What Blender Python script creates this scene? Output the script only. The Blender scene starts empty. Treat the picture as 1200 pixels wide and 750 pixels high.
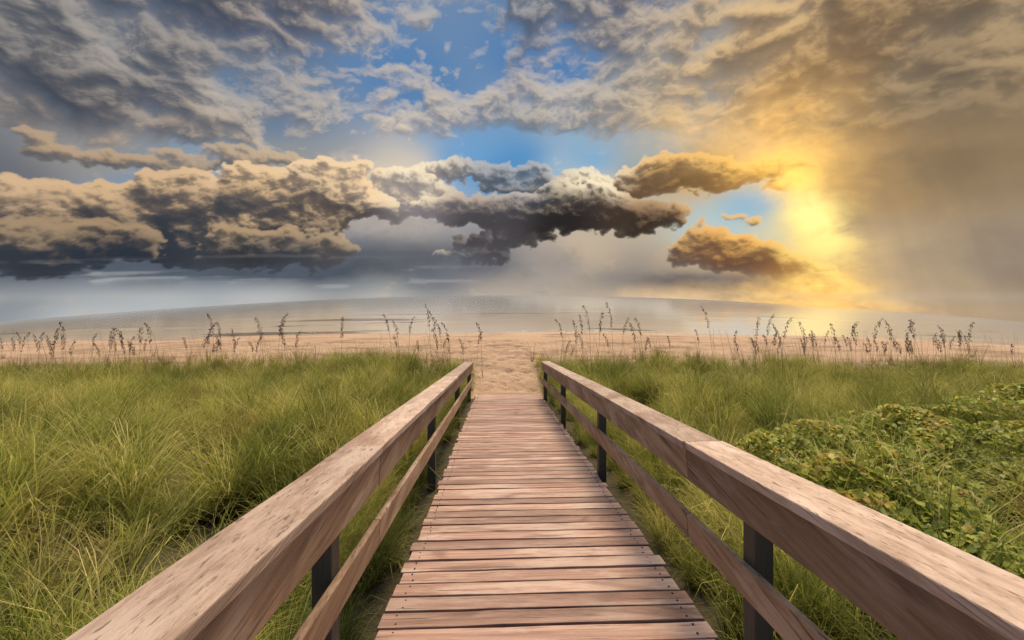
import bpy, math, random
import numpy as np
from mathutils import Vector, Matrix
random.seed(4); rng=np.random.default_rng(7)
scene=bpy.context.scene
F=470.0; EYE=296.0; H=4.3; K=0.000658
YAW=15/470.0
SUN_AZ=math.radians(14); SUN_EL=math.radians(57)

# ------------------------------------------------------------------ helpers
def new_obj(name,me,parent=None,mat=None):
    o=bpy.data.objects.new(name,me); scene.collection.objects.link(o)
    if parent: o.parent=parent
    if mat: me.materials.append(mat)
    return o
def np_mesh(name,verts,faces):
    verts=np.asarray(verts,dtype=np.float32); faces=np.asarray(faces,dtype=np.int32)
    me=bpy.data.meshes.new(name); n=faces.shape[1]
    me.vertices.add(len(verts)); me.vertices.foreach_set('co',verts.ravel())
    me.loops.add(faces.size); me.loops.foreach_set('vertex_index',faces.ravel())
    me.polygons.add(len(faces))
    me.polygons.foreach_set('loop_start',np.arange(0,faces.size,n,dtype=np.int32))
    me.polygons.foreach_set('loop_total',np.full(len(faces),n,dtype=np.int32))
    me.update(calc_edges=True); return me
def smooth(me):
    me.polygons.foreach_set('use_smooth',np.ones(len(me.polygons),dtype=bool))
def vattr(me,name,arr):
    a=me.attributes.new(name,'FLOAT','POINT'); a.data.foreach_set('value',np.asarray(arr,dtype=np.float32).ravel())
def grid_faces(ni,nj):
    i,j=np.meshgrid(np.arange(ni-1),np.arange(nj-1),indexing='ij')
    a=(i*nj+j).ravel(); return np.stack([a,a+1,a+nj+1,a+nj],1)
def lin(c):
    c=np.asarray(c,dtype=float)/255.; return np.where(c<.04045,c/12.92,((c+.055)/1.055)**2.4)
def sstep(a,b,x):
    t=np.clip((x-a)/(b-a),0,1); return t*t*(3-2*t)
def make_tab(seed):
    r=np.random.default_rng(seed); a=r.random((256,256))*2*np.pi
    return np.cos(a),np.sin(a)
_tabs={}
def pnoise(x,y,seed=0):
    if seed not in _tabs: _tabs[seed]=make_tab(seed)
    gx,gy=_tabs[seed]
    xi=np.floor(x).astype(int); yi=np.floor(y).astype(int); xf=x-xi; yf=y-yi
    u=xf**3*(xf*(xf*6-15)+10); v=yf**3*(yf*(yf*6-15)+10)
    def g(a,b,dx,dy):
        a=a&255;b=b&255
        return gx[a,b]*dx+gy[a,b]*dy
    n00=g(xi,yi,xf,yf);n10=g(xi+1,yi,xf-1,yf);n01=g(xi,yi+1,xf,yf-1);n11=g(xi+1,yi+1,xf-1,yf-1)
    return ((n00*(1-u)+n10*u)*(1-v)+(n01*(1-u)+n11*u)*v)*1.4
def fbm(x,y,o=5,seed=0,gain=.5):
    s=0;a=1;t=0;cs,sn=math.cos(.6),math.sin(.6)
    for k in range(o):
        s=s+a*pnoise(x+k*17.3,y+k*9.1,seed+k); t+=a; a*=gain
        x,y=(x*cs-y*sn)*2.03,(x*sn+y*cs)*2.03
    return s/t

# ------------------------------------------------------------------ node helpers
class NT:
    def __init__(s,tree): s.t=tree; s.n=tree.nodes; s.l=tree.links
    def add(s,typ,**kw):
        n=s.n.new(typ)
        for k,v in kw.items():
            if k=='ins':
                for kk,vv in v.items():
                    if hasattr(vv,'is_output'): s.l.new(vv,n.inputs[kk])
                    else: n.inputs[kk].default_value=vv
            else: setattr(n,k,v)
        return n
    def math(s,op,a,b=None,clamp=False):
        n=s.n.new('ShaderNodeMath'); n.operation=op; n.use_clamp=clamp
        for i,v in enumerate([a,b]):
            if v is None: continue
            if hasattr(v,'is_output'): s.l.new(v,n.inputs[i])
            else: n.inputs[i].default_value=v
        return n.outputs[0]
    def mix(s,f,a,b,mode='MIX'):
        n=s.n.new('ShaderNodeMix'); n.data_type='RGBA'; n.blend_type=mode
        for i,v in ((0,f),(6,a),(7,b)):
            if hasattr(v,'is_output'): s.l.new(v,n.inputs[i])
            else: n.inputs[i].default_value=(v if i==0 else (tuple(v)+(1,))[:4])
        return n.outputs[2]
    def noise(s,vec,scale,detail=4,rough=.5,dist=0):
        n=s.add('ShaderNodeTexNoise',ins={'Scale':scale,'Detail':detail,'Roughness':rough,'Distortion':dist})
        s.l.new(vec,n.inputs['Vector']); return n.outputs['Fac']
    def mapping(s,vec,scale=(1,1,1)):
        n=s.add('ShaderNodeMapping'); s.l.new(vec,n.inputs['Vector']); n.inputs['Scale'].default_value=scale; return n.outputs[0]
    def rng(s,v,a,b,c=0,d=1):
        n=s.add('ShaderNodeMapRange'); n.interpolation_type='SMOOTHSTEP'
        s.l.new(v,n.inputs[0])
        for i,x in enumerate((a,b,c,d)): n.inputs[i+1].default_value=x
        return n.outputs[0]
    def bump(s,h,strength,dist):
        n=s.add('ShaderNodeBump',ins={'Strength':strength,'Distance':dist}); s.l.new(h,n.inputs['Height']); return n.outputs[0]
def new_mat(name):
    m=bpy.data.materials.new(name); m.use_nodes=True; m.node_tree.nodes.clear(); return m,NT(m.node_tree)

# ------------------------------------------------------------------ SKY DOME
def P(px,py):
    az=math.atan((px-600)/F); el=math.atan((EYE-py)/F*math.cos(az))
    return math.degrees(az),math.degrees(el)
NA,NE=1320,540
AZ=np.linspace(-80,80,NA); EL=np.linspace(-9,47,NE)
dA=AZ[1]-AZ[0]; dE=EL[1]-EL[0]
A2,E2=np.meshgrid(AZ,EL)
CZ=np.cos(np.radians(A2)); EC=E2/CZ     # height corrected for azimuth
def blur(a,r,it=2):
    for _ in range(it):
        for ax in (0,1):
            p=np.pad(a,[(r+1,r) if k==ax else (0,0) for k in (0,1)],mode='edge')
            c=np.cumsum(p,axis=ax)
            n=a.shape[ax]
            if ax==0: a=(c[2*r+1:2*r+1+n]-c[:n])/(2*r+1)
            else: a=(c[:,2*r+1:2*r+1+n]-c[:,:n])/(2*r+1)
    return a
def samp(a,di,dj):
    I=np.clip(np.arange(NE)[:,None]+di,0,NE-1.001); J=np.clip(np.arange(NA)[None,:]+dj,0,NA-1.001)
    i=I.astype(int); j=J.astype(int); fi=I-i; fj=J-j
    return (a[i,j]*(1-fj)+a[i,j+1]*fj)*(1-fi)+(a[i+1,j]*(1-fj)+a[i+1,j+1]*fj)*fi
def shift(a,di,dj):
    i=np.clip(np.arange(NE)+int(round(di)),0,NE-1); j=np.clip(np.arange(NA)+int(round(dj)),0,NA-1)
    return a[i][:,j]
W1=fbm(A2*.10,E2*.17,6,11); W2=fbm(A2*.10+40,E2*.17+7,6,31)
f1=fbm(A2*.6,E2*.8,6,51,.55); f2=fbm(A2*.6+9,E2*.8+3,6,71,.55)
fA=fbm(A2*.17+W1*1.0,E2*.27+W2*1.0,7,151,.56)
fB=fbm(A2*.30+50+W2*1.2,E2*.45+W1*1.2,7,171,.56)
def field(pts,power=3.2,warp=2.0):
    a=A2+W1*warp*2; e=E2+W2*warp
    num=np.zeros((NE,NA,3)); den=np.zeros((NE,NA))
    for (px,py,r,g,b) in pts:
        pa,pe=P(px,py)
        d=((a-pa)*.8)**2+((e-pe)*1.25)**2+.35
        w=d**(-power/2*1.15); num+=w[...,None]*lin((r,g,b)); den+=w
    return num/den[...,None]
base=[(118,192,150,146,142),(160,215,125,150,175),(250,210,136,158,180),(330,200,150,150,148),
(118,345,160,166,172),(250,338,160,167,173),(400,335,152,155,158),(300,360,184,186,187),(118,372,190,193,194),(200,362,182,186,188),
(440,350,172,172,168),(480,212,220,205,182),(455,255,172,164,160),(420,300,118,122,130),(500,320,130,132,136),(600,338,178,166,152),
(560,300,138,135,140),(600,192,85,145,195),(550,188,110,160,205),(700,190,125,172,208),(650,208,155,182,203),(700,215,225,205,165),
(650,312,172,160,150),(720,322,158,148,138),(690,298,198,180,156),(760,188,150,165,172),(820,200,215,165,84),(880,245,140,184,212),
(850,262,185,202,200),(905,275,215,208,175),(925,215,245,200,105),(952,262,255,226,130),(978,292,255,226,140),(960,338,255,190,80),
(900,332,205,152,90),(840,338,170,146,115),(780,338,170,150,130),(800,352,225,190,140),(980,356,252,190,95),(1010,220,180,148,104),(1010,300,178,150,118),
(1060,200,134,114,88),(1078,350,168,148,126),(1060,280,152,132,112),(1025,350,184,154,120),
(118,100,96,108,126),(300,110,100,124,152),(480,100,88,130,176),(640,70,84,128,178),(800,100,140,146,150),(950,110,195,160,112),
(1100,100,128,114,96),(0,200,105,108,115),(0,350,140,146,152),(1200,200,118,106,92),(1200,350,150,135,118),(300,0,76,100,138),(700,0,76,112,155),(1100,0,110,104,98)]
sky=field(base)
for ch in range(3): sky[...,ch]=blur(sky[...,ch],9,2)
def nd(h,kz,L):
    ge,ga=np.gradient(h,dE,dA); n=np.sqrt(ga*ga+ge*ge+kz*kz)
    l=np.array(L)/np.linalg.norm(L)
    return (-ga*l[0]-ge*l[1]+kz*l[2])/n
def comp(sky,D,light,dark,k=.5,sigma=3.0,opac=1.0,Ldir=(.45,.9),scale=1.0,relief=.22,v=None,vb=0.,silver=.25,fine=.45):
    D=np.clip(D,0,None); acc=0; acs=0
    for s,wt,r in ((.25,.5,0),(.6,.6,1),(1.2,.8,2),(2.1,1.0,4),(3.4,1.1,7)):
        s*=scale; Db=blur(D,r,1) if r else D
        acc=acc+wt*shift(Db,s*Ldir[1]/dE,s*Ldir[0]/dA)
    for s in (.15,.35,.6,.95): 
        acs=acs+np.clip(shift(D,s*scale*Ldir[1]/dE,s*scale*Ldir[0]/dA)-D*.92,0,None)
    T=np.exp(-k*acc); Ts=np.exp(-2.6*acs)
    rl=nd(blur(D,1,1),.8,(.5,.8,.2))*.6+nd(blur(D,4,1),.45,(.5,.8,.2))*.7
    t=T*.95+relief*(rl-.15)
    if v is not None: t=t*(1-vb)+vb*v
    t=t*(1-fine)+fine*t*Ts*1.15+ (Ts-.75)*fine*.28+.05*f2
    t=np.clip(t,0,1); t=t*.6+.4*sstep(.05,.85,t)
    al=(1-np.exp(-sigma*D))*opac
    edge=np.exp(-3.0*D)*T
    t3=t[...,None]; c=dark*(1-t3)+light*t3
    c=c*(1+silver*edge[...,None])
    al=al[...,None]; return sky*(1-al)+c*al
def blob(l):
    o=np.zeros((NE,NA))
    for (px,py,rx,ry,k) in l:
        a,e=P(px,py); cz=math.cos(math.radians(a)); kk=math.degrees(1/F)
        o+=k*np.exp(-((A2-a)/(rx*kk*cz*cz))**2-((E2-e)/(ry*kk*cz))**2)
    return o
def puffs(ells,seed,warp=1.0):
    r_=np.random.default_rng(seed); Hh=np.zeros((NE,NA))
    for (px,py,rx,ry,n,s) in ells:
        ca,ce=P(px,py); cz=math.cos(math.radians(ca))
        k=math.degrees(1/F); ra=rx*k*cz*cz; re=ry*k*cz
        for q in range(int(n*2)):
            th=r_.random()*2*math.pi; d=math.sqrt(r_.random())
            a=ca+ra*d*math.cos(th); sy=math.sin(th); e=ce+re*d*(sy if sy>0 else sy*.7)
            r=s*k*cz*(.14+1.1*r_.random()**2.6)*(1.15-.5*d)
            j0=max(0,int((a-r-AZ[0])/dA)); j1=min(NA,int((a+r-AZ[0])/dA)+2)
            i0=max(0,int((e-r-EL[0])/dE)); i1=min(NE,int((e+r-EL[0])/dE)+2)
            if j0>=j1 or i0>=i1: continue
            dd=r*r-(A2[i0:i1,j0:j1]-a)**2-((E2[i0:i1,j0:j1]-e)*1.15)**2
            h=np.where(dd>0,np.sqrt(np.clip(dd,0,None))+(1-d*d)*min(ra,re)*.35+r_.random()*.5*s*k*cz,0)
            Hh[i0:i1,j0:j1]=np.maximum(Hh[i0:i1,j0:j1],h)
    di=(W2*16+f2*9)*warp; dj=(W1*30+f1*12)*warp
    return samp(Hh,di,dj),samp(blur((Hh>0).astype(float),4),di,dj)
def layer(sky,ells,light,dark,seed,ytop,ybot,warp=1.0,opac=1.0,k=.5,scale=1.,soft=1.,vb=.4,er=1.0,silver=.25,sigma=3.5,hgt=.26):
    Hw,cov=puffs(ells,seed,warp)
    n=.7*fA+.75*fB+.4*f1
    D=cov*1.15+hgt*blur(Hw,1,1)-.52+n*er*1.1
    D=np.where(cov>.01,D,0)*sstep(.0,.3,cov)
    _,et=P(600,ytop);_,eb=P(600,ybot)
    v=np.clip((EC-eb)/(et-eb)+1.1*W1+.7*fA+.2*f1,0,1)
    return comp(sky,D,light,dark,k,sigma,opac,scale=scale,v=v,vb=vb,silver=silver)
Lf=field([(150,220,214,180,140),(300,240,240,202,154),(420,215,248,212,166),(480,210,252,234,200),(600,200,175,176,178),(560,250,184,166,148),
 (700,215,252,234,198),(700,250,162,140,122),(760,250,172,138,104),(800,205,244,188,100),(860,200,255,200,96),(850,290,255,190,96),(930,320,255,208,110),(960,330,255,218,120),
 (300,330,120,124,130),(830,330,150,136,122),(300,100,198,184,168),(100,50,188,178,166),(700,100,216,198,174),(830,120,240,202,144),(950,100,240,196,132),(1080,100,186,158,122),(600,300,165,160,160),(600,0,190,184,176)],2.6,1)
Df=field([(150,300,48,54,64),(300,300,54,56,60),(400,260,78,70,68),(480,230,136,128,130),(600,215,68,76,88),(660,265,42,38,38),(560,270,72,68,72),
 (760,262,58,48,40),(800,215,100,72,44),(860,215,126,86,44),(850,300,104,70,48),(930,330,144,92,50),(300,330,76,84,94),(830,335,90,90,96),
 (300,100,66,71,82),(100,50,60,66,78),(700,100,86,88,96),(830,120,120,100,80),(950,100,128,102,74),(1080,100,92,83,70),(500,310,98,104,114),(600,0,76,82,94)],2.6,1)
# overhead cloud deck
up_=sstep(P(600,200)[1],P(600,130)[1],EC)
g=fbm(A2*.028+W1*.5,E2*.06+W2*.5,7,191,.55)
D=g*1.6+.55*fA+.35*fB+up_*1.0-.45+blob([(600,165,70,12,-.4),(350,75,60,18,-.25),(560,30,60,16,-.2)])
sky=comp(sky,D,Lf,Df,.34,2.6,.97,scale=1.5,relief=.2,silver=.3)
# thin mid veil texture
D=.8*fA+.5*fB-.10+blob([(440,250,90,40,.35),(200,200,160,14,.35),(690,312,120,26,.3),(560,300,90,26,.3),(620,198,100,10,-.5),(880,250,60,40,-.6)])-.5*up_
sky=comp(sky,D*.7,Lf*.6+sky*.5,Df*.5+sky*.4,.5,1.6,.8,silver=.1)
# bright cumulus behind
sky=layer(sky,[(482,212,34,20,60,14),(690,216,46,14,70,11),(500,236,44,18,50,14),(450,244,25,22,40,14),(735,222,30,10,30,9),(640,226,30,8,30,8)],Lf,Df,8,190,290,.8,.95,.35,vb=.3)
sky=layer(sky,[(565,202,66,9,90,10),(625,222,44,10,80,10),(535,196,40,7,40,8)],Lf,Df,9,186,238,1.0,.95,.6)
sky=layer(sky,[(200,186,140,9,90,11),(185,222,18,8,26,9),(130,233,14,8,20,8),(330,188,80,8,50,9)],Lf*.75,Df*1.25,10,170,235,1.3,.9,.5)
# golden
sky=layer(sky,[(800,198,66,13,120,12),(760,216,44,10,60,11),(850,212,52,10,70,10),(905,200,50,10,70,9),(905,226,26,5,24,6)],Lf,Df,12,182,226,1.,.97,.42,.7,vb=.3,hgt=.34)
sky=layer(sky,[(835,284,38,15,90,12),(870,300,50,16,110,12),(925,314,52,15,120,11),(955,330,28,9,60,8),(908,286,12,6,14,7),(885,345,50,4,40,6),(930,352,60,3,40,5),(800,300,22,8,30,8),(803,246,10,5,12,6),(850,252,16,5,12,6),(822,262,12,5,12,6),(880,258,14,4,10,5)],Lf,Df,13,262,345,.8,.97,.38,.6,vb=.2,er=.8,hgt=.34)
# slate under-bands
band=np.exp(-((A2-P(240,315)[0])/32)**2-((EC-P(600,310)[1])/2.8)**2)
al=np.clip(band*1.35+.9*W2*band+.4*fA*band,0,.95)[...,None]; tb=(.88+.5*W1+.3*fA)[...,None]; sky=sky*(1-al)+al*lin((80,90,104))*tb
b2=np.exp(-((A2-P(825,328)[0])/9)**2-((E2-P(825,330)[1])/1.2)**2)+.75*np.exp(-((A2-P(490,305)[0])/10)**2-((E2-P(480,303)[1])/2.2)**2)
al=np.clip(b2*1.2+.9*fA*b2,0,.88)[...,None]; sky=sky*(1-al)+al*lin((98,100,108))*(.95+.4*W1)[...,None]
# left giant cumulus
sky=layer(sky,[(140,262,50,38,110,28),(40,262,80,44,130,30),(215,238,46,32,90,28),(300,246,60,38,120,28),(345,258,60,36,100,26),(388,222,42,28,90,22),(425,238,34,16,50,15),(402,204,30,14,50,14),(230,286,90,24,90,24)],Lf,Df,21,202,306,1.2,1,.36,1.3,vb=.42,er=1.1,hgt=.34)
sky=layer(sky,[(120,290,70,16,70,20),(330,290,90,14,90,18),(60,296,90,20,80,22)],Lf*.6,Df*.95,22,262,306,1.4,.95,.6,1.2,vb=.42,silver=.1,er=1.3)
# centre dark cloud
sky=layer(sky,[(545,246,50,16,100,14),(620,252,64,22,150,18),(690,248,72,26,170,19),(740,260,56,15,90,13),(660,232,60,12,80,13),(595,282,70,8,80,9),(775,240,10,8,16,8),(555,298,44,7,40,9)],Lf,Df,25,218,262,1.1,1,.7,.9,vb=.42,hgt=.34)
# streaks low left
s2=sstep(.1,.55,fbm(A2*.06+W1,E2*1.1,5,131))*np.exp(-((EC+3.4)/2.2)**2)*sstep(8,-20,A2)
sky=sky*(1-.4*s2[...,None])+.4*s2[...,None]*lin((205,206,205))
# rain curtain at right
bx=P(992,300)[0]-(np.minimum(E2,12)+1)*.1+W1*7+fA*3
cu=(sstep(-1.0,4.0,A2-bx)*.93)
cu=cu*(1-sstep(9,18,E2)*.97)
cu=cu[...,None]
tone=np.clip(.5+.35*fbm(A2*.5+E2*.12,E2*.05,4,211)+W2*.7+.3*fA,0,1)[...,None]
rain=field([(1000,200,186,152,104),(1050,200,154,128,94),(1080,200,136,116,90),(1010,300,192,166,130),(1060,300,170,150,124),(1040,360,190,165,136),(1200,300,148,132,114),(1100,100,140,122,98),(1000,80,160,136,106)],2.6,2)
sky=sky*(1-cu)+cu*rain*(.85+.32*tone)
# sun-glow through the gap, plus gold glows added to warm the sea reflection
for (px,py,sa,se,c,k,mul) in ((925,165,6,5,(250,190,100),.42,1.5),(820,160,8,5,(240,198,135),.28,1.3),(956,262,2.2,3.8,(255,232,145),.85,1.4),(922,205,3.4,2.4,(255,198,94),.55,1.7),(962,338,3.6,1.3,(255,210,110),.9,1.4),(975,356,6,.8,(255,206,122),.75,1.25),(968,300,3.4,4,(255,210,120),.4,1.3),(900,345,9,1.6,(245,196,115),.4,1.25),(800,352,8,1.3,(232,196,145),.5,1.2)):
    a,e=P(px,py); gg=(np.exp(-((A2-a+ (E2-e)*.35)/sa)**2-((E2-e)/se)**2)*(1+1.5*fA+.6*f1)*k)[...,None]
    gg=np.clip(gg,0,1); sky=sky*(1-gg)+gg*lin(c)*mul
hz=(np.exp(-((EC+6.3)/.8)**2)*.35)[...,None]
sky=sky*(1-hz)+hz*(sky*.6+.4*lin((210,200,186)))
sky=np.clip(sky,0.01,1.8)
R=900.0
a=np.radians(A2); e=np.radians(E2)
V=np.stack([np.sin(a)*np.cos(e)*R,np.cos(a)*np.cos(e)*R,np.sin(e)*R+H],-1).reshape(-1,3)
me=np_mesh('sky',V,grid_faces(NE,NA)); smooth(me)
ca=me.color_attributes.new('sky_col','FLOAT_COLOR','POINT')
alpha=(sstep(47,41,E2)*sstep(80,70,np.abs(A2)))
ca.data.foreach_set('color',np.concatenate([sky,np.ones((NE,NA,1))],-1).astype(np.float32).ravel())
vattr(me,'cover',alpha)
m,n=new_mat('cloudy_sky')
at=n.add('ShaderNodeVertexColor',layer_name='sky_col')
cv=n.add('ShaderNodeAttribute',attribute_name='cover')
em=n.add('ShaderNodeEmission',ins={'Strength':1.0}); n.l.new(at.outputs[0],em.inputs[0])
tr=n.add('ShaderNodeBsdfTransparent'); mx=n.add('ShaderNodeMixShader')
n.l.new(cv.outputs['Fac'],mx.inputs[0]); n.l.new(tr.outputs[0],mx.inputs[1]); n.l.new(em.outputs[0],mx.inputs[2])
out=n.add('ShaderNodeOutputMaterial'); n.l.new(mx.outputs[0],out.inputs[0])
try: m.cycles.emission_sampling='NONE'
except Exception as ex: print(ex)
new_obj('sky',me,mat=m)

w=bpy.data.worlds.new('World'); scene.world=w; w.use_nodes=True
wn=NT(w.node_tree); wn.n.clear()
sk=wn.add('ShaderNodeTexSky'); sk.sky_type='NISHITA'; sk.sun_disc=False; sk.sun_elevation=SUN_EL; sk.sun_rotation=SUN_AZ; sk.dust_density=3
bg=wn.add('ShaderNodeBackground',ins={'Strength':.14}); wn.l.new(sk.outputs[0],bg.inputs[0])
wo=wn.add('ShaderNodeOutputWorld'); wn.l.new(bg.outputs[0],wo.inputs[0])
sd=bpy.data.lights.new('sun','SUN'); sd.energy=4.2; sd.angle=math.radians(20); sd.color=(1,.79,.53)
so=bpy.data.objects.new('sun',sd); scene.collection.objects.link(so)
dv=Vector((math.sin(SUN_AZ)*math.cos(SUN_EL),math.cos(SUN_AZ)*math.cos(SUN_EL),math.sin(SUN_EL)))
so.rotation_euler=dv.to_track_quat('Z','Y').to_euler(); so.location=(20,20,40)

# ------------------------------------------------------------------ TERRAIN
def deck_z(y): return H-1.6-.213*y
def shore(x): return 23.9+.5*np.sin(x*.13+1)+.35*np.sin(x*.41)
def ground(x,y):
    x=np.asarray(x,float); y=np.asarray(y,float)
    X=x+YAW*y
    b=np.where(y<11.2,.34+.185*(11.2-y),.34-.024*(y-11.2))
    ys_=y-(shore(x)-23.9)
    b=b-np.where(ys_>19,(np.clip(ys_-19,0,None))**1.3*.0075,0)
    b=b-np.clip(ys_-24.5,0,None)*.1
    und=fbm(x*.16,y*.2,3,201)*.5
    away=sstep(1.6,4,np.abs(X-.25))*sstep(17,12,y)
    b=b+und*away+away*.12
    sandb=sstep(11,13,y)*sstep(23,19,y)
    b=b+.05*fbm(x*1.1,y*1.3,4,221)*sandb
    return b-K*(x*x+y*y)
xs=np.concatenate([np.linspace(-170,-30,60)[:-1],np.linspace(-30,30,420),np.linspace(30,170,60)[1:]])
ys=np.concatenate([np.linspace(-25,0,20)[:-1],np.linspace(0,30,290)])
X2,Y2=np.meshgrid(xs,ys)
Z2=ground(X2,Y2)
fp=np.zeros_like(Z2)
for _ in range(1900):
    fx=rng.uniform(-14,14); fy=rng.uniform(11.6,20)
    if rng.random()<.5: fx=rng.normal(0,.7)-.03*fy; 
    j=np.searchsorted(xs,fx); i=np.searchsorted(ys,fy)
    sl=(slice(max(0,i-4),i+5),slice(max(0,j-4),j+5))
    d2=((X2[sl]-fx)/.15)**2+((Y2[sl]-fy)/.19)**2
    fp[sl]+=-.05*np.exp(-d2)+.02*np.exp(-(np.sqrt(d2)-1.6)**2*3)
Z2=Z2+np.clip(fp,-.1,.06)
me=np_mesh('sand_ground',np.stack([X2,Y2,Z2],-1).reshape(-1,3),grid_faces(len(ys),len(xs))); smooth(me)
def gedge(x): return 13.7+1.1*fbm(np.asarray(x)*.22,np.asarray(x)*0+3.3,3,301)*1.6
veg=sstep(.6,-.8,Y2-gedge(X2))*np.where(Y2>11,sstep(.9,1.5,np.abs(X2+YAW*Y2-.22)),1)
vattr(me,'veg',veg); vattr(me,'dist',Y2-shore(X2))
m,n=new_mat('beach_sand')
geo=n.add('ShaderNodeNewGeometry'); pos=geo.outputs['Position']
n1=n.noise(pos,.35,6,.6); n2=n.noise(pos,14,5,.65); n3=n.noise(n.mapping(pos,(.25,1.2,1)),1.2,6,.65)
c=n.mix(n1,(.42,.285,.185),(.58,.415,.285))
c=n.mix(n.rng(n3,.45,.65),c,(.31,.21,.135))
c=n.mix(n.math('MULTIPLY',n.rng(n2,.55,.75),.35),c,(.22,.15,.10))
sdist=n.add('ShaderNodeAttribute',attribute_name='dist').outputs['Fac']
wetf=n.rng(n.math('ADD',sdist,n.math('MULTIPLY',n1,1.5)),-1.4,.4)
c=n.mix(n.math('MULTIPLY',wetf,.5),c,(.26,.20,.15))
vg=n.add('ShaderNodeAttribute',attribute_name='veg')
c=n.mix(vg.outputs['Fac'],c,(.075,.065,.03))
p=n.add('ShaderNodeBsdfPrincipled'); n.l.new(c,p.inputs['Base Color'])
n.l.new(n.math('SUBTRACT',.95,n.math('MULTIPLY',wetf,.6)),p.inputs['Roughness'])
hb=n.math('ADD',n.math('MULTIPLY',n2,.5),n.noise(pos,3.2,6,.6))
hb=n.math('MULTIPLY',hb,n.math('SUBTRACT',1,wetf))
n.l.new(n.bump(hb,1.0,.13),p.inputs['Normal'])
out=n.add('ShaderNodeOutputMaterial'); n.l.new(p.outputs[0],out.inputs[0])
new_obj('sand_ground',me,mat=m)

# sea
sx=np.concatenate([np.linspace(-260,-60,60)[:-1],np.linspace(-60,60,260),np.linspace(60,260,60)[1:]])
SX=np.tile(sx,(240,1)); tt=(np.linspace(0,1,240)**2.0)[:,None]
SY=shore(SX)-2.2+tt*238
SZ=-K*(SX**2+SY**2)-.0
dist=SY-shore(SX)
SZ=SZ+.012*fbm(SX*.25,SY*.8,4,401)*np.clip(dist/3,0,1)
for dd,amp,wd in ((4.5,.02,.6),(8.5,.025,.8)):
    br=fbm(SX*.07+dd,SX*0+dd,3,441); SZ=SZ+amp*np.exp(-((dist-dd-1.2*br)/wd)**2)*sstep(.05,.4,fbm(SX*.11,SX*0+dd*3,2,461)+.1)
me=np_mesh('sea',np.stack([SX,SY,SZ+.0],-1).reshape(-1,3),grid_faces(240,len(sx))); smooth(me)
vattr(me,'dist',dist)
m,n=new_mat('sea_water')
geo=n.add('ShaderNodeNewGeometry'); pos=geo.outputs['Position']
da=n.add('ShaderNodeAttribute',attribute_name='dist').outputs['Fac']
nb=n.noise(n.mapping(pos,(.12,.5,1)),1.0,5,.55)
shallow=n.rng(n.math('ADD',da,n.math('MULTIPLY',nb,6)),3,22)
c=n.mix(shallow,(.50,.45,.375),(.46,.47,.45))
patch=n.rng(n.noise(n.mapping(pos,(.10,.7,1)),.8,4,.5),.61,.67)
c=n.mix(n.math('MULTIPLY',patch,n.rng(da,12,4)),c,(.14,.12,.10))
foam=n.math('MULTIPLY',n.rng(n.math('ADD',da,n.math('MULTIPLY',n.noise(pos,1.1,5,.6),1.6)),1.0,.5),n.rng(n.noise(pos,2.2,6,.7),.45,.68))
foam=n.math('MULTIPLY',foam,.4)
c=n.mix(foam,c,(.62,.57,.50))
p=n.add('ShaderNodeBsdfPrincipled',ins={'IOR':1.7}); n.l.new(c,p.inputs['Base Color'])
n.l.new(n.math('ADD',.10,n.math('MULTIPLY',foam,.6)),p.inputs['Roughness'])
w1=n.noise(n.mapping(pos,(.3,1.6,1)),1.6,5,.55); w2=n.noise(n.mapping(pos,(.06,.35,1)),1,4,.5)
n.l.new(n.bump(n.math('ADD',w1,n.math('MULTIPLY',w2,1.5)),.18,.05),p.inputs['Normal'])
out=n.add('ShaderNodeOutputMaterial'); n.l.new(p.outputs[0],out.inputs[0])
new_obj('sea',me,mat=m)

# ------------------------------------------------------------------ BOARDWALK
def wood(name,axis,lo,hi,dk,worn,tint=1.0,dark=False):
    m,n=new_mat(name)
    tc=n.add('ShaderNodeTexCoord'); ra=n.add('ShaderNodeAttribute',attribute_name='rnd').outputs['Fac']
    comb=n.add('ShaderNodeCombineXYZ'); 
    for i in range(3): n.l.new(n.math('MULTIPLY',ra,37.0+i*11),comb.inputs[i])
    add=n.add('ShaderNodeVectorMath',operation='ADD'); n.l.new(tc.outputs['Object'],add.inputs[0]); n.l.new(comb.outputs[0],add.inputs[1])
    sc=[16,16,16]; sc[axis]=.7
    v=n.mapping(add.outputs[0],sc)
    g=n.noise(v,1.6,7,.7,.5); sc2=[60,60,60]; sc2[axis]=1.6
    g2=n.noise(n.mapping(add.outputs[0],sc2),1.2,4,.6)
    sc3=[5,5,5]; sc3[axis]=1.4
    blot=n.noise(n.mapping(add.outputs[0],sc3),1.0,6,.65); blot2=n.noise(n.mapping(add.outputs[0],sc3),.55,5,.6,1.0)
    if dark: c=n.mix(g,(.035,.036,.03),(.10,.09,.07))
    else:
        c=n.mix(n.rng(g,.32,.68),lo,hi)
        c=n.mix(n.math('MULTIPLY',n.rng(blot,.46,.62),.75),c,worn)
        c=n.mix(n.math('MULTIPLY',n.rng(blot2,.54,.68),.7),c,dk)
        c=n.mix(n.math('MULTIPLY',n.rng(g2,.57,.68),.85),c,tuple(.5*q for q in dk))
        c=n.mix(1.0,c,n.mix(ra,(.66,.62,.60),(1.15,1.12,1.1)),'MULTIPLY')
    p=n.add('ShaderNodeBsdfPrincipled',ins={'Roughness':.58}); n.l.new(c,p.inputs['Base Color'])
    n.l.new(n.bump(n.math('ADD',n.math('ADD',g,g2),blot),.8,.008),p.inputs['Normal'])
    out=n.add('ShaderNodeOutputMaterial'); n.l.new(p.outputs[0],out.inputs[0]); return m
wood_deck=wood('deck_wood',0,(.26,.145,.11),(.45,.305,.25),(.15,.078,.058),(.53,.41,.35))
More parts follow.
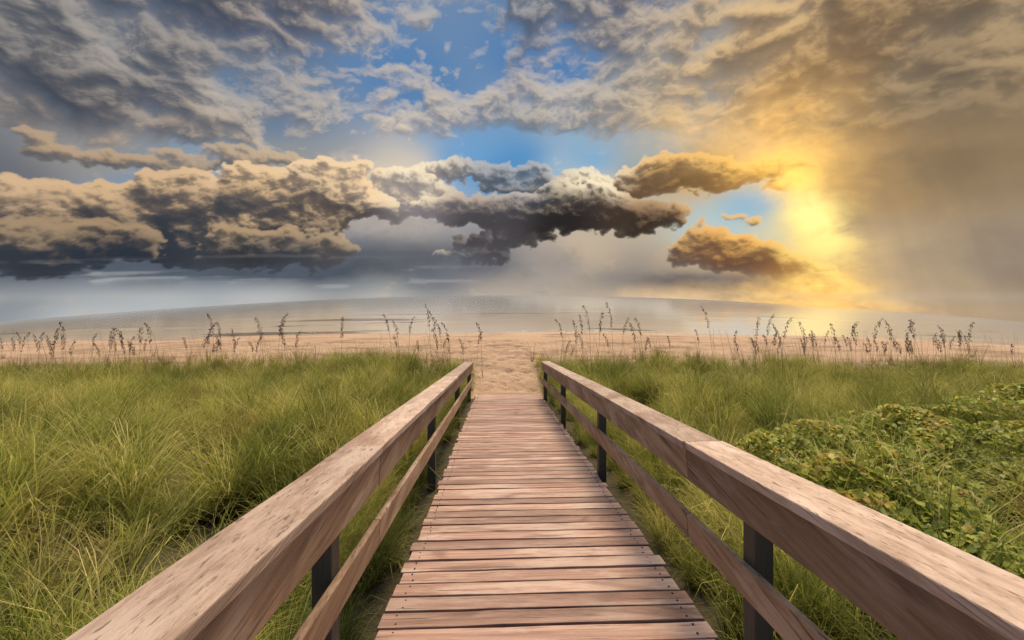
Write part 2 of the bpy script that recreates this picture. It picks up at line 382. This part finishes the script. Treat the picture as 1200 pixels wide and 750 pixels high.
wood_cap=wood('cap_wood',1,(.31,.22,.17),(.52,.405,.33),(.22,.13,.09),(.58,.48,.41))
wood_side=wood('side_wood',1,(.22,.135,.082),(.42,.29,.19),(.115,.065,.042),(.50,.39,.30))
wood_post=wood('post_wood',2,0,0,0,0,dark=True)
m_screw,n=new_mat('screw_steel'); p=n.add('ShaderNodeBsdfPrincipled',ins={'Base Color':(.05,.045,.04,1),'Metallic':.6,'Roughness':.5}); o=n.add('ShaderNodeOutputMaterial'); n.l.new(p.outputs[0],o.inputs[0])
class Boxes:
    def __init__(s): s.v=[];s.f=[];s.r=[]
    def beam(s,p0,p1,w,h,up=(0,0,1),nseg=1,wob=0):
        p0=Vector(p0);p1=Vector(p1);d=(p1-p0).normalized();u=Vector(up);l=d.cross(u).normalized();u=l.cross(d).normalized()
        b=len(s.v);r=random.random()
        for k in range(nseg+1):
            c=p0.lerp(p1,k/nseg)+u*random.uniform(-wob,wob)+l*random.uniform(-wob,wob)
            for a,bb in ((-1,-1),(1,-1),(1,1),(-1,1)):
                s.v.append(c+l*a*w/2+u*bb*h/2); s.r.append(r)
        for k in range(nseg):
            q=b+4*k
            for i in range(4): s.f.append((q+i,q+(i+1)%4,q+4+(i+1)%4,q+4+i))
        s.f.append((b+3,b+2,b+1,b)); q=b+4*nseg; s.f.append((q,q+1,q+2,q+3))
    def obj(s,name,parent,mat,bev=.004):
        me=bpy.data.meshes.new(name); me.from_pydata(s.v,[],s.f)
        import bmesh
        bm=bmesh.new(); bm.from_mesh(me); bmesh.ops.recalc_face_normals(bm,faces=bm.faces); bm.to_mesh(me); bm.free()
        vattr(me,'rnd',s.r); o=new_obj(name,me,parent,mat)
        b=o.modifiers.new('bevel','BEVEL'); b.width=bev; b.segments=2; b.limit_method='ANGLE'
        return o
bw=bpy.data.objects.new('boardwalk',None); scene.collection.objects.link(bw); bw.rotation_euler=(0,0,YAW)
XL,XR=-.66,1.16
sl=Vector((0,1,-.213)).normalized(); up=Vector((1,0,0)).cross(sl).normalized()
B=Boxes(); S=Boxes()
y=-3.0; pw=.138
while y<11.35:
    z=deck_z(y); c=Vector((0,y,z))-up*.02
    o1=random.uniform(-.02,.02);o2=random.uniform(-.02,.02); tw=random.uniform(-.004,.004)
    B.beam(c+Vector((XL+o1,random.uniform(-.005,.005),tw)),c+Vector((XR+o2,random.uniform(-.005,.005),-tw)),pw-.014+random.uniform(-.006,.001),.038,up=up,nseg=8,wob=.0018)
    for xx in (XL+.08,XR-.08):
        for q in (-.035,.035):
            pp=Vector((xx+random.uniform(-.012,.012),y,z))+sl*q
            S.beam(pp-up*.004,pp+up*.0025,.010,.010,up=(0,1,0))
    y+=pw*sl.y+.001
B.obj('deck_planks',bw,wood_deck,.004); S.obj('deck_screws',bw,m_screw,.001)
J=Boxes()
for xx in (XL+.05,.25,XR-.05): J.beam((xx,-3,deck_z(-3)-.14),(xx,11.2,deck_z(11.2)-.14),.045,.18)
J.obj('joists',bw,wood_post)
def rail(side,name):
    s=side
    inner=-.70 if s<0 else 1.13
    cap=Boxes();fas=Boxes();mid=Boxes();pst=Boxes()
    segs=[(-3,2.38),(2.388,6.7),(6.708,10.75)]
    for (a,b) in segs:
        X=inner+s*.10; dx=random.uniform(-.006,.006)
        cap.beam((X+dx,a,deck_z(a)+.95),(X-dx,b,deck_z(b)+.95),.235,.042,nseg=10,wob=.002)
        X=inner+s*.022
        fas.beam((X,a,deck_z(a)+.835),(X,b,deck_z(b)+.835),.04,.185,nseg=8,wob=.0015)
        mid.beam((X,a,deck_z(a)+.46),(X,b,deck_z(b)+.46),.038,.14,nseg=8,wob=.0015)
    for yy in (-1.0,1.85,4.73,7.6,10.55):
        X=inner+s*.088
        g=deck_z(yy)-.55
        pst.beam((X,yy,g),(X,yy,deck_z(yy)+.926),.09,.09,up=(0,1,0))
    for q,(bx,nm,mt) in enumerate(((cap,'top_cap',wood_cap),(fas,'side_board',wood_side),(mid,'mid_rail',wood_side),(pst,'posts',wood_post))):
        bx.obj(nm if s<0 else nm+'_b',bw,mt,.005)
rail(-1,'l'); rail(1,'r')

# ------------------------------------------------------------------ GRASS
def blade_patch(nb,rad,ntuft,hmin,hmax,wid,seed,droop=1.0,seg=4,spread=.045):
    r=np.random.default_rng(seed); V=[];Fc=[];T=[];C=[]
    tufts=[(math.sqrt(r.random())*rad,r.random()*6.283,r.uniform(.45,1.3),r.random()) for _ in range(ntuft)]
    for b in range(nb):
        td,ta,th_,tc=tufts[r.integers(ntuft)]
        off=abs(r.normal())*spread; a=r.random()*2*np.pi
        x0=td*math.cos(ta)+off*math.cos(a); y0=td*math.sin(ta)+off*math.sin(a)
        ang=a+r.normal()*.5; h=r.uniform(hmin,hmax)*th_; lean=(.1+.7*r.random())*droop; bend=(.3+1.2*r.random())*droop
        w=wid*r.uniform(.6,1.2); L=h; th=lean*.5; px,py_,pz=x0,y0,-.09
        dx,dy=math.cos(ang),math.sin(ang); sx,sy=-dy,dx; base_=len(V); cc=min(1,max(0,.6*tc+.4*r.random()))
        twist=r.normal()*.5; sx,sy=sx*math.cos(twist)+dx*math.sin(twist),sy*math.cos(twist)+dy*math.sin(twist)
        for k in range(seg+1):
            t=k/seg; ww=w*(1-t**1.6)*.5+.0004
            V.append((px-sx*ww,py_-sy*ww,pz));V.append((px+sx*ww,py_+sy*ww,pz));T+= [t,t];C+=[cc,cc]
            th+= (bend*2.0)/seg*(t*1.2+.1)
            st=L/seg; px+=dx*math.sin(th)*st;py_+=dy*math.sin(th)*st;pz+=math.cos(th)*st
        for k in range(seg):
            q=base_+2*k; Fc.append((q,q+1,q+3,q+2))
    me=np_mesh('grass_clump',V,Fc); vattr(me,'t',T); vattr(me,'cc',C); smooth(me); return me
def grass_mat(name,cols):
    m,n=new_mat(name)
    t=n.add('ShaderNodeAttribute',attribute_name='t').outputs['Fac']; cc=n.add('ShaderNodeAttribute',attribute_name='cc').outputs['Fac']
    oi=n.add('ShaderNodeObjectInfo').outputs['Random']
    pos=n.add('ShaderNodeNewGeometry').outputs['Position']
    pn=n.noise(pos,.38,4,.6); pn2=n.noise(pos,1.3,3,.6); pn3=n.noise(pos,.9,4,.6)
    g=n.mix(n.rng(pn,.36,.64),cols[0],cols[1])
    g=n.mix(n.math('MULTIPLY',n.rng(pn2,.48,.68),.75),g,cols[2])
    g=n.mix(n.math('MULTIPLY',n.rng(cc,.58,.88),.75),g,cols[3])
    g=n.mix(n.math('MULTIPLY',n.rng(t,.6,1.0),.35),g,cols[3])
    g=n.mix(n.math('MULTIPLY',n.rng(cc,.35,.1),.7),g,tuple(q*.32 for q in cols[0]))
    g=n.mix(n.math('MULTIPLY',n.rng(pn3,.53,.40),.72),g,tuple(q*.36 for q in cols[0]))
    g=n.mix(1.0,g,n.mix(oi,(.8,.83,.8),(1.15,1.1,1.05)),'MULTIPLY')
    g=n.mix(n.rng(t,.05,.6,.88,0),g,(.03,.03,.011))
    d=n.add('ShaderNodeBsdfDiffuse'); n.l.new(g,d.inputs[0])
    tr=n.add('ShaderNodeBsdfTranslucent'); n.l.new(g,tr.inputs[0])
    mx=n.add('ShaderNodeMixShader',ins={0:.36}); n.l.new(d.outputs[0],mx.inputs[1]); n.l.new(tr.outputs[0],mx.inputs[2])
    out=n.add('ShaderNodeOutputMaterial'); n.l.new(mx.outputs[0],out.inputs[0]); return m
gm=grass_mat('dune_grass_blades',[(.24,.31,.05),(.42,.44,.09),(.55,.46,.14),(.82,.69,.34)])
def scatter(name,pts,rots,scls,variants,mat,pidx):
    me=bpy.data.meshes.new(name); me.vertices.add(len(pts)); me.vertices.foreach_set('co',np.asarray(pts,np.float32).ravel())
    for nm,arr in (('rz',rots[:,2]),('rx',rots[:,0]),('ry',rots[:,1]),('sc',scls)): vattr(me,nm,arr)
    ai=me.attributes.new('vi','INT','POINT'); ai.data.foreach_set('value',np.asarray(pidx,np.int32))
    me.update()
    o=new_obj(name,me)
    col=bpy.data.collections.new(name+'_parts')
    for k,vm in enumerate(variants):
        vm.materials.append(mat); vo=bpy.data.objects.new('%s_clump_%02d'%(name,k),vm); col.objects.link(vo); vo.parent=o
    ng=bpy.data.node_groups.new(name+'_gn','GeometryNodeTree')
    ng.interface.new_socket('Geometry',in_out='INPUT',socket_type='NodeSocketGeometry'); ng.interface.new_socket('Geometry',in_out='OUTPUT',socket_type='NodeSocketGeometry')
    N=ng.nodes;Lk=ng.links; gi=N.new('NodeGroupInput');go=N.new('NodeGroupOutput')
    def attr(nm,ty='FLOAT'):
        x=N.new('GeometryNodeInputNamedAttribute'); x.data_type=ty; x.inputs[0].default_value=nm; return x.outputs[0]
    ci=N.new('GeometryNodeCollectionInfo'); ci.inputs[0].default_value=col; ci.inputs['Separate Children'].default_value=True; ci.inputs['Reset Children'].default_value=True
    ip=N.new('GeometryNodeInstanceOnPoints'); Lk.new(gi.outputs[0],ip.inputs['Points']); Lk.new(ci.outputs[0],ip.inputs['Instance'])
    ip.inputs['Pick Instance'].default_value=True; Lk.new(attr('vi','INT'),ip.inputs['Instance Index'])
    cx=N.new('ShaderNodeCombineXYZ'); Lk.new(attr('rx'),cx.inputs[0]);Lk.new(attr('ry'),cx.inputs[1]);Lk.new(attr('rz'),cx.inputs[2]); 
    e2r=N.new('FunctionNodeEulerToRotation'); Lk.new(cx.outputs[0],e2r.inputs[0]); Lk.new(e2r.outputs[0],ip.inputs['Rotation'])
    cs=N.new('ShaderNodeCombineXYZ'); s_=attr('sc'); [Lk.new(s_,cs.inputs[i]) for i in range(3)]; Lk.new(cs.outputs[0],ip.inputs['Scale'])
    Lk.new(ip.outputs[0],go.inputs[0])
    md=o.modifiers.new('scatter','NODES'); md.node_group=ng
    return o
# large patches over the dune
sp=.76
gxx,gyy=np.meshgrid(np.arange(-27,27,sp),np.arange(.4,15.4,sp))
gx=gxx.ravel(); gy=gyy.ravel(); gx=gx+rng.uniform(-.45,.45,gx.size)*sp; gy=gy+rng.uniform(-.45,.45,gx.size)*sp; M=gx.size
keep=(np.abs(gx)<(gy*1.42+2.8))&(gy<gedge(gx)-.2+rng.normal(0,.3,M))
X=gx+YAW*gy
keep&=~((X>-1.62)&(X<2.10)&(gy<12.0)); 
keep&=~((np.abs(X-.22)<1.7)&(gy>=12.0))
gx=gx[keep];gy=gy[keep]; N0=len(gx)
sc=(.76+.4*rng.random(N0))*(1+.8*fbm(gx*.5,gy*.5,3,521))*(1-.2*sstep(3.2,1.2,gy))
vi=rng.integers(0,8,N0)
n2_=700; fx=rng.uniform(-24,24,n2_); fy=gedge(fx)+rng.normal(-.1,.55,n2_); k=np.abs(fx+YAW*fy-.22)>1.05
fx=fx[k];fy=fy[k]
ex=np.concatenate([rng.uniform(-1.75,-.86,420),rng.uniform(1.38,2.25,420),rng.uniform(-.6,1.1,30)]); ey=np.concatenate([rng.uniform(.8,13.6,840),rng.uniform(4,10.8,30)])
wx=ex-YAW*ey
s2_=np.concatenate([.5+.5*rng.random(len(fx)),np.where(np.abs(ex-.26)>1.4,.62+.4*rng.random(870),.42+.25*rng.random(870))]); s2_[-30:]=.25
gx=np.concatenate([gx,fx,wx]); gy=np.concatenate([gy,fy,ey]); sc=np.concatenate([sc,s2_]); vi=np.concatenate([vi,rng.integers(8,13,len(fx)+870)]); N=len(gx)
print('grass instances',N)
rz=rng.uniform(0,6.28,N); wt=np.where(gy<11,-.183,0.0)
rots=np.stack([wt*np.cos(rz)+rng.normal(0,.03,N),-wt*np.sin(rz)+rng.normal(0,.03,N),rz],1)
pts=np.stack([gx,gy,ground(gx,gy)],1)
var=[blade_patch(900,.66,16,.42,.98,.0090,600+i,1.15) for i in range(8)]+[blade_patch(95,.14,3,.42,.95,.0085,650+i,1.0,spread=.035) for i in range(5)]
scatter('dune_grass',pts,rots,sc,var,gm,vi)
nb=420; bx=rng.uniform(-24,24,nb); by=gedge(bx)+np.abs(rng.normal(0,1.2,nb)); k=(np.abs(bx+YAW*by-.22)>1.0)
bx=bx[k];by=by[k];nb=len(bx)
dm=grass_mat('dry_grass_blades',[(.30,.22,.10),(.34,.24,.12),(.20,.17,.07),(.42,.28,.17)])
var=[blade_patch(26,.08,1,.35,.8,.007,700+i,.6) for i in range(4)]
scatter('dry_beach_grass',np.stack([bx,by,ground(bx,by)],1),np.stack([rng.normal(0,.1,nb),rng.normal(0,.1,nb),rng.uniform(0,6.28,nb)],1),.5+.6*rng.random(nb),var,dm,rng.integers(0,4,nb))

# ------------------------------------------------------------------ SEA OATS
om,n=new_mat('sea_oats_straw')
t=n.add('ShaderNodeAttribute',attribute_name='t').outputs['Fac']; cc=n.add('ShaderNodeAttribute',attribute_name='cc').outputs['Fac']
c=n.mix(t,(.26,.21,.08),(.26,.16,.085)); c=n.mix(cc,c,(.11,.065,.04))
p=n.add('ShaderNodeBsdfPrincipled',ins={'Roughness':.7}); n.l.new(c,p.inputs['Base Color']); out=n.add('ShaderNodeOutputMaterial'); n.l.new(p.outputs[0],out.inputs[0])
def oats(items,seed,name='sea_oats',thin=1.0):
    r=np.random.default_rng(seed); V=[];Fc=[];T=[];C=[]
    def quad(a,b,c_,d,t,cc):
        q=len(V); V.extend([a,b,c_,d]); Fc.append((q,q+1,q+2,q+3)); T.extend([t]*4); C.extend([cc]*4)
    for (x,y,h,head) in items:
        z=float(ground(x,y)); p=Vector((x,y,z)); az=r.choice([0.2,3.0,3.0])+r.normal()*.5; lean=r.uniform(.02,.16); seg=12
        d=Vector((math.cos(az),math.sin(az)*.6,0)); pts_=[p.copy()]
        for k in range(seg):
            th=lean+(.9*(max(0,k/seg-.66))**1.3*3.0 if head else .25*k/seg)
            p=p+(d*math.sin(th)+Vector((0,0,math.cos(th))))*h/seg; pts_.append(p.copy())
        for k in range(seg):
            w=.0048*(1-.45*k/seg)*thin
            for dx in (Vector((w,0,0)),Vector((0,w,0))):
                quad(pts_[k]-dx,pts_[k]+dx,pts_[k+1]+dx*.9,pts_[k+1]-dx*.9,k/seg,.3)
        if head:
            n0=int(seg*.68)
            for k in range(n0,seg):
                for q in range(15):
                    f=r.random(); b=pts_[k].lerp(pts_[k+1],f); a2=r.uniform(0,6.28); sp=.06*(1.1-abs((k-n0)/(seg-n0)-.4))*r.uniform(.3,1.1)*thin
                    off=Vector((math.cos(a2)*sp,math.sin(a2)*sp,-r.uniform(0,.05))); l=r.uniform(.020,.036)*thin; w=l*.4
                    c0=b+off; ax=(off.normalized()*.5+Vector((0,0,-.7))).normalized(); sd_=ax.cross(Vector((r.normal(),r.normal(),.2))).normalized()
                    quad(c0-ax*l,c0+sd_*w,c0+ax*l,c0-sd_*w,1,r.random())
                    quad(b-Vector((.001,0,0)),b+Vector((.001,0,0)),c0+Vector((.001,0,0)),c0-Vector((.001,0,0)),1,.3)
        for q in range(5):
            a2=r.uniform(0,6.28); dd=Vector((math.cos(a2),math.sin(a2),0)); pp=Vector((x,y,z)); th=.15; L=r.uniform(.3,.6)*h; sd_=Vector((-dd.y,dd.x,0))*.004
            for k in range(5):
                th+=.22; p2=pp+(dd*math.sin(th)+Vector((0,0,math.cos(th))))*L/5; quad(pp-sd_,pp+sd_,p2+sd_*.7,p2-sd_*.7,.1,.1); pp=p2
    me=np_mesh(name,V,Fc); vattr(me,'t',T); vattr(me,'cc',C); new_obj(name,me,mat=om)
def place(px,toppy,y):
    x=(px-600)/F*y; ztop=H-(toppy-EYE)/F*y; return x,y,max(.5,(ztop-float(ground(x,y)))*1.07)
def cluster(lst,seed):
    r=np.random.default_rng(seed); it=[]
    for (px,tp) in lst:
        y=r.uniform(12.0,14.0); x,yy,h=place(px,tp,y); it.append((x,yy,h,True))
    oats(it,seed)
cluster([(252,370),(262,380),(240,382)],1)
cluster([(312,374),(322,370),(330,378),(338,384),(345,390)],2)
cluster([(400,374)],3)
cluster([(462,370),(470,378),(478,374)],4)
cluster([(506,360),(514,368),(522,374),(530,380),(518,388)],5)
cluster([(566,380)],6)
cluster([(665,376),(676,378),(684,372),(694,362),(700,370)],7)
cluster([(720,358),(726,374)],8)
cluster([(755,374),(746,382)],9)
cluster([(838,362)],10)
cluster([(884,376),(894,370),(912,374),(922,382),(945,380)],11)
cluster([(980,382),(992,378),(1004,384),(1020,376),(1046,378),(1060,380),(1074,376)],12)
cluster([(125,386),(150,386),(163,384),(178,382)],13)
cluster([(60,386),(80,380),(1110,384),(1135,380)],14)
r=np.random.default_rng(77); it=[]
for _ in range(260):
    px=r.choice([r.uniform(0,330),r.uniform(860,1200),r.uniform(640,860),r.uniform(420,560)],p=[.38,.42,.12,.08]); it.append((*place(px,r.uniform(388,404),r.uniform(12.5,15)),r.random()<.3))
oats(it,78,'dry_grass_stalks',.8)

# ------------------------------------------------------------------ BROADLEAF SHRUB
lm,n=new_mat('shrub_leaf')
cc=n.add('ShaderNodeAttribute',attribute_name='cc').outputs['Fac']
c=n.mix(cc,(.09,.16,.018),(.50,.53,.07)); c=n.mix(n.rng(cc,.93,1.0),c,(.45,.33,.07))
p=n.add('ShaderNodeBsdfPrincipled',ins={'Roughness':.55}); n.l.new(c,p.inputs['Base Color'])
tr=n.add('ShaderNodeBsdfTranslucent'); n.l.new(c,tr.inputs[0]); mx=n.add('ShaderNodeMixShader',ins={0:.4}); n.l.new(p.outputs[0],mx.inputs[1]); n.l.new(tr.outputs[0],mx.inputs[2])
out=n.add('ShaderNodeOutputMaterial'); n.l.new(mx.outputs[0],out.inputs[0])
def shrub(cx,cy,rx,ry,h,nl,seed):
    r=np.random.default_rng(seed); V=[];Fc=[];C=[]
    for _ in range(nl):
        a=r.random()*6.283; d=r.random()**.62*1.12; x=cx+rx*d*math.cos(a); y=cy+ry*d*math.sin(a)
        lump=float(pnoise(np.array(x*1.9),np.array(y*1.9),901))
        top=h*(1-min(1,d)**3*.35)*(.95+.6*lump)
        z=float(ground(x,y))+top*(1-.5*r.random()**2.6)
        nrm=Vector((r.normal()*.55,r.normal()*.55-.25,1)).normalized(); u=nrm.cross(Vector((r.normal(),r.normal(),.1))).normalized(); v=nrm.cross(u)
        l=r.uniform(.022,.046); w=l*.6; c0=Vector((x,y,z)); q=len(V)
        V.extend([c0-u*l, c0-u*l*.35+v*w+nrm*.006, c0+u*l*.5+v*w*.9+nrm*.006, c0+u*l*1.05-nrm*.01, c0+u*l*.5-v*w*.9+nrm*.006, c0-u*l*.35-v*w+nrm*.006])
        Fc.append(tuple(range(q,q+6))); C.extend([float(np.clip(.55+r.normal()*.26+.6*lump,0,1))]*6)
    me=np_mesh('beach_shrub',V,Fc); vattr(me,'cc',C); new_obj('beach_shrub',me,mat=lm)
shrub(3.5,4.4,1.25,.85,.62,7000,1)
shrub(5.2,5.0,1.5,.9,.62,7500,2)
shrub(3.0,3.3,.8,.7,.60,4000,3)
shrub(8.2,6.4,1.6,.7,.6,3500,4)

# ------------------------------------------------------------------ CAMERA
cd=bpy.data.cameras.new('camera'); cam=bpy.data.objects.new('camera',cd); scene.collection.objects.link(cam)
cam.location=(0,0,H); cam.rotation_euler=(math.radians(90),0,0)
cd.sensor_width=36; cd.lens=36*F/1200; cd.shift_y=-(375-EYE)/1200; cd.clip_end=3000; cd.clip_start=.05
scene.camera=cam
scene.view_settings.view_transform='Standard'; scene.view_settings.look='None'; scene.view_settings.exposure=0
